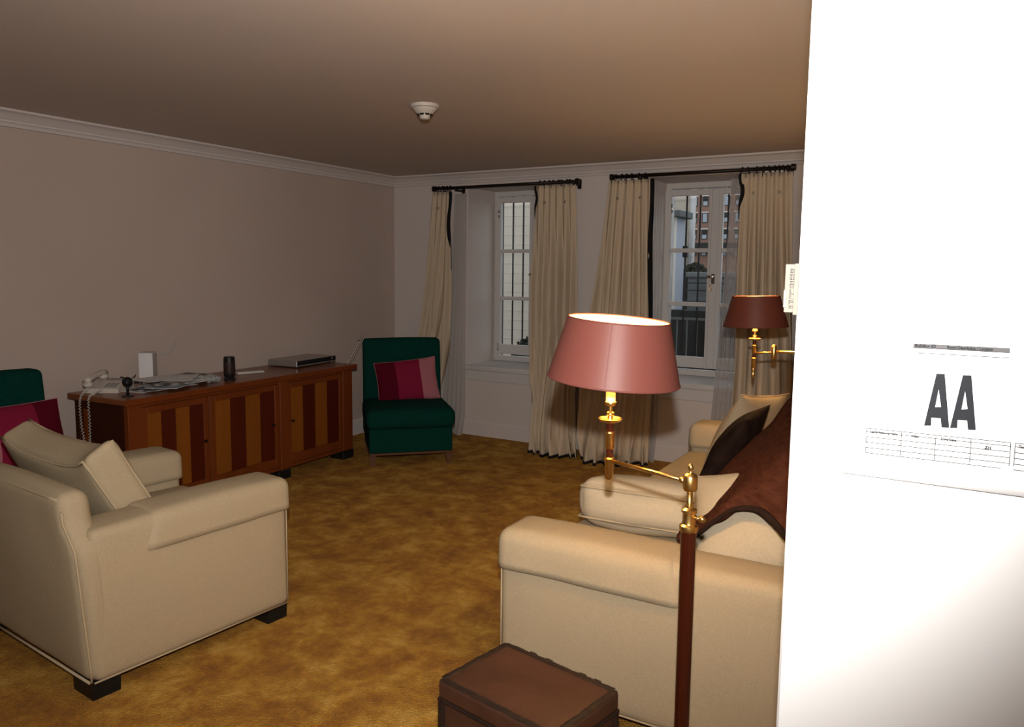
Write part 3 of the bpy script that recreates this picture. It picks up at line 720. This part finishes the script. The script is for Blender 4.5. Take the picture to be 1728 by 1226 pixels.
def door(y0,y1,first,kn,nst=4):
    d = obj('door', B(fx-.02,fx-.010,y0+.003,y1-.003,.097,CT-.064), 'cab_dark', cab)
    fr = bmesh.new(); s = .038
    box(fr,fx-.010,fx+.004,y0+.003,y0+s,.098,CT-.065,.002); box(fr,fx-.010,fx+.004,y1-s,y1-.003,.098,CT-.065,.002)
    box(fr,fx-.010,fx+.004,y0+s,y1-s,.098,.165,.002); box(fr,fx-.010,fx+.004,y0+s,y1-s,CT-.105,CT-.065,.002)
    obj('frame', fr, 'cab', d)
    w_ = (y1-y0-2*s)/nst
    for k in range(nst):
        a = y0+s+w_*k; light = (k%2 == 0)
        o = obj('veneer_strip', B(fx-.0105,fx-.006,a+.0008,a+w_-.0008,.166,CT-.106), 'cab_light' if light else 'cab_dark', d)
        o['label'] = 'light amber veneer strip' if light else 'dark red veneer strip'
    kb = bmesh.new(); lathe(kb, [(.010,0),(.010,.004),(.005,.008),(.006,.014),(.009,.018),(0,.021)], 12); bmesh.ops.rotate(kb, verts=kb.verts[:], matrix=Matrix.Rotation(PI/2,3,'Y'))
    obj('knob', kb, 'iron', d, True, (fx+.002,kn,.42))
door(.125,.62,0,.585); door(.635,1.25,0,1.19); door(1.335,CL-.145,0,1.365+.02)
obj('door_divider', B(fx-.03,fx+.008,.62,.635,.095,CT-.062,.002), 'cab', cab)
for y0,y1 in ((.02,.15),(1.22,1.345),(CL-.16,CL-.03)):
    obj('foot', B(-.13,fx+.022,y0,y1,0,.07,.006), 'black', cab); 
for y0 in (.02,CL-.16): obj('foot', B(-CD+.03,-CD+.15,y0,y0+.13,0,.07,.006), 'black', cab)

# things on the sideboard
ZT_ = CT+.0008
def wl2(x,y): return (x,y,ZT_)
# telephone
t = thing('telephone', 'off-white corded desk telephone at the left end of the sideboard', 'telephone', wl2(-4.58,2.865), math.radians(12))
b = bmesh.new(); prism(b, [(-.11,0),(.11,0),(.11,.062),(.02,.058),(-.11,.028)], lambda a,b_,d: (d,a,b_), -.10, .10)
obj('body', b, 'plastic_w', t)
t.rotation_euler = (0,0,math.radians(33))
obj('display', B(-.045,.070,-.02,.03,.0,.003), 'grey', t, loc=(0,.068,.0605), rot=(math.radians(2.5),0,0))
kb = bmesh.new()
for i in range(4):
    for j in range(3): box(kb, -.02+j*.026,-.002+j*.026, .02+i*.018,.032+i*.018, 0,.005, .001)
kp = obj('keypad', kb, 'grey', t, loc=(.02,-.105,.0275), rot=(math.radians(13),0,0))
hs = bmesh.new(); tube(hs, [(-.085,-.115,.068),(-.085,-.085,.082),(-.085,0,.096),(-.085,.085,.102),(-.085,.115,.092)], lambda k: .017+.008*abs(2*k-1)**2, 12)
obj('handset', hs, 'plastic_w', t, True)
for y,zz in ((-.10,.036),(.10,.062)): obj('earpiece', lathe(bmesh.new(), [(.022,0),(.030,.010),(.030,.026),(.015,.034)], 16, -.085, y), 'plastic_w', t, 35, (0,0,zz))
# coiled cord hanging over the end
cp = [Vector(p) for p in ((-4.60,2.76,.80),(-4.565,2.69,.790),(-4.555,2.655,.74),(-4.535,2.645,.62),(-4.49,2.635,.50),(-4.455,2.63,.475),(-4.435,2.632,.50),(-4.44,2.64,.62),(-4.455,2.65,.76),(-4.46,2.69,.792),(-4.50,2.76,.80))]
def helix(P, turns, r, n):
    out = []
    for i in range(n):
        k = i/(n-1); p = spl(P,k); q = spl(P,min(1,k+.002)); tn = (q-p).normalized() if (q-p).length > 0 else Vector((0,0,1))
        u = tn.orthogonal().normalized(); v = tn.cross(u); a = 2*PI*turns*k; out.append(p+(u*math.cos(a)+v*math.sin(a))*r)
    return out
base = Vector(t.location); inv = t.matrix_basis.inverted()
obj('coiled_cord', tube(bmesh.new(), [Matrix.Translation(-base) @ p for p in helix(cp, 70, .006, 560)], .0022, 5), 'plastic_w', t, True)
cc = [o for o in t.children if o.name.startswith('coiled_cord')][0]; cc.rotation_euler = (0,0,-t.rotation_euler[2])
# webcam
t = thing('webcam', 'small black ball camera on a round foot, beside the telephone', 'webcam', wl2(-4.285,2.79))
obj('foot', lathe(bmesh.new(), [(.034,0),(.034,.004),(.012,.008),(.008,.012)], 20), 'black', t, 35)
obj('stem', lathe(bmesh.new(), [(.009,.006),(.008,.05),(.011,.062)], 12), 'black', t, True)
s_ = bmesh.new(); bmesh.ops.create_uvsphere(s_, u_segments=20, v_segments=12, radius=.030); obj('ball', s_, 'black', t, True, (0,0,.088))
obj('lens', lathe(bmesh.new(), [(.014,0),(.014,.008),(.008,.010),(0,.007)], 16), 'black', t, 35, (.022,-.016,.090), (0,math.radians(85),math.radians(-35)))
# white carton
t = thing('carton', 'upright white carton on the papers on the sideboard', 'box', (-4.64,3.165,ZT_+.004), math.radians(35))
obj('body', B(-.045,.045,-.042,.042,0,.205,.002), 'carton', t); obj('flap', B(-.043,.043,-.040,.040,.2055,.208), 'frost', t)
obj('side_label', B(.0452,.0462,-.038,.038,.004,.20), 'frost', t)
# papers: sheets fanned
random.seed(12)
ps = [(-4.46,3.02,.30,'paper'),(-4.40,3.07,.12,'paper_d'),(-4.42,3.16,-.22,'paper'),(-4.36,3.14,.5,'paper'),(-4.50,3.24,.9,'paper_d'),(-4.38,3.22,-.05,'paper'),(-4.44,3.30,-.4,'paper'),(-4.52,3.36,.2,'paper_d'),(-4.35,3.10,1.2,'paper_d'),(-4.42,3.24,.75,'paper'),(-4.46,3.12,.05,'paper')]
labs = ['bottom','second','third','fourth','fifth','sixth','seventh','eighth','ninth','tenth','topmost']
for i,(x,y,a,m_) in enumerate(ps):
    o = obj('magazine' if m_ == 'paper_d' else 'paper_sheet', B(-.105,.105,-.145,.145,0,.0022 if m_ == 'paper' else .0045,.0005), m_, None, None, (x,y,ZT_+.0002+i*.0055), (random.uniform(-.006,.006),random.uniform(-.006,.006),a))
    tag(o, ('printed magazine' if m_ == 'paper_d' else 'white sheet of paper')+' in the loose pile on the sideboard, %s from the bottom'%labs[i] if 0 < i < 10 else ('white sheet of paper at the very %s of the loose pile on the sideboard'%('top' if i else 'bottom')), 'magazine' if m_ == 'paper_d' else 'paper', 'papers piled on the sideboard')
bpy.data.objects['carton'].location = (-4.68,3.20,ZT_)
# pen / black remote behind papers
t = thing('remote_control', 'black remote control lying at the back of the sideboard behind the papers', 'remote', wl2(-4.70,3.46), math.radians(-8))
obj('body', B(-.022,.022,-.08,.08,0,.02,.006,2), 'black', t, 35)
kb = bmesh.new(); [box(kb,-.012+i*.010,-.006+i*.010,-.06+j*.02,-.052+j*.02,.0195,.022) for i in range(3) for j in range(6)]; obj('buttons', kb, 'grey', t)
# crumpled clear bag
b = soft_box(.13,.10,.036,.015,(0,0,.004),14)
for v in b.verts: v.co += noise.noise_vector(v.co*38)*.010
o = obj('plastic_bag', b, 'bag', None, None, (-4.385,3.45,ZT_+.024)); tag(o, 'crumpled clear plastic bag between the papers and the black speaker', 'bag')
# black speaker
t = thing('speaker', 'black upright cylinder speaker on the sideboard', 'speaker', wl2(-4.36,3.60))
obj('foot', lathe(bmesh.new(), [(.040,0),(.041,.006),(.034,.016),(.030,.022)], 24), 'black', t, 35)
obj('body', lathe(bmesh.new(), [(.032,.020),(.037,.03),(.038,.15),(.034,.162),(.0,.165)], 28), 'black', t, 35)
obj('grille_band', lathe(bmesh.new(), [(.0385,.045),(.0388,.047),(.0388,.125),(.0385,.127)], 28), 'leather_dark', t, 35)
# white remote
t = thing('remote_control', 'flat white remote control beside the black speaker', 'remote', wl2(-4.50,3.90), math.radians(-20))
obj('body', B(-.028,.028,-.10,.10,0,.018,.006,2), 'plastic_w', t, 35)
kb = bmesh.new(); [box(kb,-.016+i*.013,-.008+i*.013,-.08+j*.022,-.07+j*.022,.0175,.020) for i in range(3) for j in range(7)]; obj('buttons', kb, 'grey', t)
# DVD player
t = thing('disc_player', 'flat silver disc player at the right end of the sideboard', 'disc player', wl2(-4.60,4.53), math.radians(5.5))
obj('body', B(-.15,.14,-.24,.24,.008,.056,.003), 'silver', t, 35)
obj('front_panel', B(.14,.146,-.24,.24,.010,.055,.002), 'black', t, 35)
obj('disc_tray', B(.146,.149,-.09,.06,.034,.046), 'black', t); obj('front_strip', B(.146,.148,-.235,.235,.012,.020), 'silver', t)
for x in (-.11,.11):
    for y in (-.19,.19): obj('foot', B(x-.012,x+.012,y-.012,y+.012,0,.009), 'black', t)
obj('button', lathe(bmesh.new(), [(.008,0),(.008,.004),(0,.005)], 12), 'silver', t, True, (.146,.19,.04), (0,PI/2,0))
# black cable beside the carton
o = obj('cable', tube(bmesh.new(), [(Vector((-4.60,3.05,ZT_+.006)) + Vector((.05*math.cos(a)-.02*a*.3,.05*math.sin(a),.003*a+.012*math.sin(a*2)+.012))) for a in [i*.35 for i in range(40)]], .0028, 6), 'black', None, True); tag(o, 'coiled thin black cable in front of the white carton', 'cable')

# ------------------------------------------------------------------ lamps
def cone_shade(t, z0, z1, r0, r1, tilt, ctr, sm='shade'):
    """open truncated cone; returns empty-like parent object shade"""
    o = obj('lamp_shade', lathe(bmesh.new(), [(r0,z0),(r0*.5+r1*.5,(z0+z1)/2),(r1,z1)], 64, cap=False), sm, t, True, ctr, tilt)
    i = obj('lining', lathe(bmesh.new(), [(r0-.0025,z0),(r0*.5+r1*.5-.0025,(z0+z1)/2),(r1-.0025,z1)], 64, cap=False), 'lining', o, True)
    rb = bmesh.new()
    for r,z in ((r0-.001,z0),(r1-.001,z1)): tube(rb, [(r*math.cos(a),r*math.sin(a),z) for a in [2*PI*k/64 for k in range(64)]], .0028, 6, True)
    obj('rim', rb, sm, o, True)
    return o
def floor_lamp():
    bx,by = -.568,1.90
    t = thing('floor_lamp', 'mahogany and brass swing-arm floor lamp with a lit terracotta shade', 'lamp', (bx,by,0))
    obj('base', lathe(bmesh.new(), [(.13,0),(.13,.012),(.115,.022),(.05,.030),(.028,.045),(.024,.06)], 40), 'brass', t, 35)
    obj('pole', lathe(bmesh.new(), [(.0190,.045),(.0195,.5),(.0200,.892)], 32), 'mahogany', t, 35)
    obj('collar', lathe(bmesh.new(), [(.0205,.885),(.0235,.888),(.0245,.895),(.0235,.902),(.018,.906),(.0165,.912),(.0165,.934),(.0195,.937),(.0195,.944),(.011,.949),(.0105,.956)], 32), 'brass', t, 35)
    k = bmesh.new(); tube(k, [(.012,0,.925),(.030,-.004,.925)], .0045, 8); s2 = bmesh.new(); obj('set_screw', k, 'brass', t, True)
    ks = bmesh.new(); bmesh.ops.create_uvsphere(ks, u_segments=14, v_segments=10, radius=.0095); obj('screw_knob', ks, 'brass', t, True, (.036,-.005,.925))
    obj('post', lathe(bmesh.new(), [(.0085,.95),(.0075,.955),(.0075,.995)], 16), 'brass', t, True)
    zj = 1.016
    obj('joint', lathe(bmesh.new(), [(.009,.990),(.0165,.994),(.0185,1.0),(.0185,1.030),(.015,1.036),(.008,1.040)], 24), 'brass', t, 35)
    obj('finial', lathe(bmesh.new(), [(.008,1.038),(.0045,1.043),(.0045,1.046),(.0075,1.052),(.006,1.060),(0,1.066)], 16), 'brass', t, True)
    sx,sy = -.835-bx, 2.0-by
    ar = bmesh.new(); tube(ar, [(0,0,zj),(sx,sy,zj)], .0055, 10); obj('swing_arm', ar, 'brass', t, True)
    c = bmesh.new(); tube(c, [(sx*.01-.013,.004,zj),(-.028,.010,zj)], .0095, 10); obj('arm_ferrule', c, 'brass', t, True)
    candle_stem(t, sx, sy, 1.0, 1.0, True)
    sh = cone_shade(t, -.084, .086, .186, .143, (0,math.radians(4.2),0), (sx+.012, sy, 1.333))
    seam = bmesh.new(); a = math.radians(286)
    tube(seam, [(.1865*math.cos(a),.1865*math.sin(a),-.083),(.1435*math.cos(a),.1435*math.sin(a),.085)], .0014, 5); obj('seam', seam, 'shade', sh)
    harp(t, sx, sy, 1.262, 1.405, .135)
    return t
def candle_stem(t, sx, sy, z, k, holder):
    """turned brass and mahogany stem with drip pan and candle sleeve, bottom at z"""
    L = lambda n,p,m,sm=35: obj(n, lathe(bmesh.new(), [(r*k,z+h*k) for r,h in p], 24, sx, sy), m, t, sm)
    L('stem_base', [(.0,-.045),(.004,-.042),(.0105,-.038),(.0125,-.034),(.0130,0.012),(.0155,.018),(.0165,.022),(.0135,.026)], 'brass')
    L('stem_ring', [(.0095,.026),(.0095,.052)], 'mahogany')
    L('stem_collar', [(.0115,.050),(.0135,.054),(.0130,.092),(.0145,.096),(.0130,.100),(.009,.101)], 'brass')
    L('stem_neck', [(.0105,.099),(.0105,.124)], 'mahogany')
    L('drip_pan', [(.009,.122),(.012,.125),(.030,.130),(.0345,.137),(.0330,.1385),(.028,.134),(.010,.131),(.0075,.145),(.012,.149),(.0115,.154),(.0065,.158),(.0065,.172),(.016,.176),(.0175,.181),(.0165,.185),(.012,.186)], 'brass')
    L('candle_sleeve', [(.0135,.182),(.0135,.255),(.009,.257)], 'candle')
def harp(t, sx, sy, z0, z1, r):
    h = bmesh.new()
    for a in (0,2*PI/3,4*PI/3): tube(h, [(sx,sy,z1-.008),(sx+r*math.cos(a)*.98,sy+r*math.sin(a)*.98,z1-.004)], .002, 5)
    for s in (-1,1):
        pts = [(sx+s*(.010+.034*math.sin(PI*q)),sy,z0+(z1-.008-z0)*q) for q in [i/12 for i in range(13)]]; tube(h, pts, .0018, 5)
    obj('shade_carrier', h, 'brass', t, True)
    b = bmesh.new(); lathe(b, [(.008,0),(.011,.012),(.024,.040),(.029,.062),(.024,.084),(.010,.096),(0,.098)], 20, sx, sy); obj('bulb', b, 'bulb', t, True, (0,0,z0-.005))
floor_lamp()
def wall_lamp():
    bx,by,bz = XR, 4.45, 1.14
    t = thing('wall_lamp', 'brass swing-arm wall lamp with a lit dark red shade, beyond the sofa', 'lamp', (bx,by,bz))
    pl = lathe(bmesh.new(), [(.045,0),(.045,.006),(.035,.014),(.015,.018),(.012,.05)], 28); bmesh.ops.rotate(pl, verts=pl.verts[:], matrix=Matrix.Rotation(-PI/2,3,'Y')); obj('wall_plate', pl, 'brass', t, 35)
    ex,ey = -.831-bx, 4.2-by; sx,sy = -.936-bx, 4.2-by+.01
    a = bmesh.new(); tube(a, [(-.04,0,0),(ex,ey,0)], .0065, 10); obj('swing_arm', a, 'brass', t, True)
    obj('elbow_joint', lathe(bmesh.new(), [(.006,-.040),(.013,-.034),(.015,-.026),(.015,.026),(.012,.032),(.007,.038)], 20, ex, ey), 'brass', t, 35)
    a = bmesh.new(); tube(a, [(ex,ey,-.004),(sx,sy,-.014)], .0055, 10); obj('swing_arm', a, 'brass', t, True)
    candle_stem(t, sx, sy, -.062, .92, False)
    fin = lathe(bmesh.new(), [(0,-.150),(.004,-.146),(.005,-.135),(.010,-.128),(.008,-.118),(.010,-.110),(.009,-.098)], 16, sx, sy); obj('finial', fin, 'brass', t, 35)
    sh = cone_shade(t, -.078, .082, .168, .124, (0,math.radians(-1.5),0), (sx,sy,.208), 'shade_dark')
    harp(t, sx, sy, .175, .278, .118)
wall_lamp()

# ------------------------------------------------------------------ leather trunk in the foreground
bz = .42; A_ = Vector((-1.133,1.94,0)); B_ = Vector((-.730,1.863,0)); C_ = Vector((-1.19,1.655,0))
ux = (B_-A_); lx = ux.length; ux.normalize(); uy = (C_-A_); ly = uy.length; rz = math.atan2(ux.y,ux.x)
ctr = A_+ux*lx/2+Vector((math.sin(rz),-math.cos(rz),0))*ly/2
t = thing('leather_box', 'worn brown leather box in the foreground, before the near sofa arm', 'box', tuple(ctr), rz)
obj('body', soft_box(lx-.014, ly-.014, bz-.05, .008, (0,0,0), 4), 'leather', t, 45, (0,0,(bz-.05)/2))
obj('lid', soft_box(lx, ly, .055, .012, (0,0,.003), 8, .001), 'leather', t, True, (0,0,bz-.0275))
eb = bmesh.new(); random.seed(3)
def strip(p,q,w_):
    p = Vector(p); q = Vector(q); n = 26; d = (q-p).normalized(); s = Vector((-d.y,d.x,0))
    def P(u,v):
        a = p+(q-p)*u; j = .0018*noise.noise(Vector((u*14,p.x*3+p.y*7,0))); return a + s*((v-.5)*w_*(1+.25*noise.noise(Vector((u*20,v,4))))) + Vector((0,0,j+.002-(abs(v-.5)*2)**3*.003))
    grid(eb, P, n, 4)
hx,hy = lx/2-.010, ly/2-.010
for a,b in (((-hx,-hy),(hx,-hy)),((hx,-hy),(hx,hy)),((hx,hy),(-hx,hy)),((-hx,hy),(-hx,-hy))): strip((*a,bz+.002),(*b,bz+.002),.022)
obj('edge_binding', eb, 'leather_dark', t, True)
for sx in (-1,1):
    for sy in (-1,1):
        x,y = sx*(lx/2-.010), sy*(ly/2-.010); obj('corner_guard', B(x-.011,x+.011,y-.011,y+.011,0,bz-.055,.004), 'leather_dark', t)
for (x,y) in ((-.10,hy+.012),(-.04,hy+.012),(.08,hy+.012),(.13,hy+.012)): obj('lid_tab', B(x-.012,x+.012,y-.006,y+.003,bz-.012,bz+.003,.002), 'leather_dark', t)
obj('lid_band', B(-lx/2-.001,lx/2+.001,-ly/2-.001,ly/2+.001,bz-.062,bz-.052,.002), 'leather_dark', t)

# ------------------------------------------------------------------ near wall: paper sign and label plate
YS = YN-.003
t = thing('paper_sign', 'white printed sheet marked AA taped to the near white wall', 'sign', (-.13,YS,1.26))
ox,oz = -.13,1.26
sb = bmesh.new()
def SP(u,v):
    x = -.132+.28*u; z = 1.262+.214*v; lift = .006*(1-v)**3*(.4+.6*u)
    return Vector((x-ox, -lift, z-oz))
o = obj('sheet', grid(sb, SP, 10, 12), 'sign_paper', t, True); md = o.modifiers.new('t','SOLIDIFY'); md.thickness = .0004; md.offset = 1
def surf(x,z):
    u = (x+.132)/.28; v = (z-1.262)/.214; return -.006*(1-v)**3*(.4+.6*u)-.0009
def letter(name, outer, hole, m='ink'):
    cu = bpy.data.curves.new(name,'CURVE'); cu.dimensions = '2D'; cu.fill_mode = 'BOTH'; cu.extrude = .0001
    for P in (outer,hole):
        s = cu.splines.new('POLY'); s.points.add(len(P)-1); s.use_cyclic_u = True
        for q,(x,z) in zip(s.points,P): q.co = (x,z,0,1)
    tmp = bpy.data.objects.new(name,cu); C.objects.link(tmp); me = bpy.data.meshes.new_from_object(tmp); bpy.data.objects.remove(tmp)
    for v in me.vertices: v.co = (v.co.x-ox, surf(v.co.x,v.co.y)+v.co.z, v.co.y-oz)
    me.materials.clear(); me.materials.append(M[m]); o = bpy.data.objects.new(name,me); C.objects.link(o); o.parent = t
A1 = [(-.0205,1.4165),(-.0105,1.417),(-.0008,1.3435),(-.0100,1.343),(-.0118,1.3555),(-.0228,1.355),(-.0225,1.344),(-.0312,1.343)]
H1 = [(-.0165,1.395),(-.0122,1.371),(-.0192,1.370)]
dx = .0313
letter('letter', A1, H1); letter('letter', [(x+dx,z+.0002) for x,z in A1], [(x+dx,z+.0002) for x,z in H1])
def bar(bm,x0,x1,z0,z1): box(bm, x0-ox,x1-ox, surf((x0+x1)/2,(z0+z1)/2)-.0001, surf((x0+x1)/2,(z0+z1)/2)+.0002, z0-oz,z1-oz)
obj('header_bar', (lambda b: (bar(b,-.051,.062,1.4505,1.4565), b)[1])(bmesh.new()), 'ink3', t)
text_obj('header_text', 'Building ID', .0058, 'ink', (-.049-ox, -.0014, 1.4518-oz), t)
text_obj('header_text', 'Room Description / Location', .0056, 'ink', (-.010-ox, -.0014, 1.4518-oz), t, sx=.80)
b = bmesh.new()
for z in (1.4505,1.4435): bar(b,-.051,.062,z-.00045,z+.00045)
for x in (-.051,-.022,.062): bar(b,x-.0001,x+.0001,1.4435,1.4505)
for z in [1.296+.0385*k/5 for k in range(5)]+[1.3315]: bar(b,-.103,.071,z-.00045,z+.00045); bar(b,.076,.130,z-.00045,z+.00045)
for x in (-.103,-.058,-.016,.026,.071,.076,.130): bar(b,x-.00045,x+.00045,1.296,1.3315)
o = obj('table_grid', b, 'ink2', t); o['kind'] = 'stuff'
for x,s_ in ((-.098,'Search Personnel Name'),(-.046,'Initials'),(-.010,'Crime Scene'),(.080,'Time')):
    text_obj('table_text', s_, .0058, 'ink2', (x-ox, surf(x,1.325)-.0004, 1.3253-oz), t, sx=.62)
text_obj('table_text', 'ZH', .0055, 'ink', (.042-ox, surf(.042,1.322)-.0004, 1.3200-oz), t)
# pieces of clear tape
b = bmesh.new(); box(b, .02,.09,-.0015,-.001,.205,.225); 
# label plate on the wall's edge
t = thing('label_plate', 'cream label card with rotated print fixed on the near wall edge', 'label', (-.208,YN+.004,1.49))
obj('card', B(-.0185,.001,-.003,.004,.003,.0745,.0006), 'tagcard', t)
obj('mount', B(-.005,.0015,-.006,.012,-.0005,.0755,.0006), 'tagcard', t)
obj('latch', B(-.0195,-.0155,-.004,.005,.010,.036,.0006), 'silver', t)
random.seed(21); b = bmesh.new(); z = .009
while z < .069:
    h = random.uniform(.0006,.0016); w_ = random.uniform(.004,.0085); x0 = -.0122+random.uniform(0,.001)
    box(b, x0, x0+w_*.5, -.0034,-.0029, z, z+h); 
    if random.random() < .75: box(b, x0+w_*.5+.0006, -.0050, -.0034,-.0029, z, z+h*.8)
    z += h+random.uniform(.0008,.0018)
o = obj('print', b, 'tagink', t); o['kind'] = 'stuff'
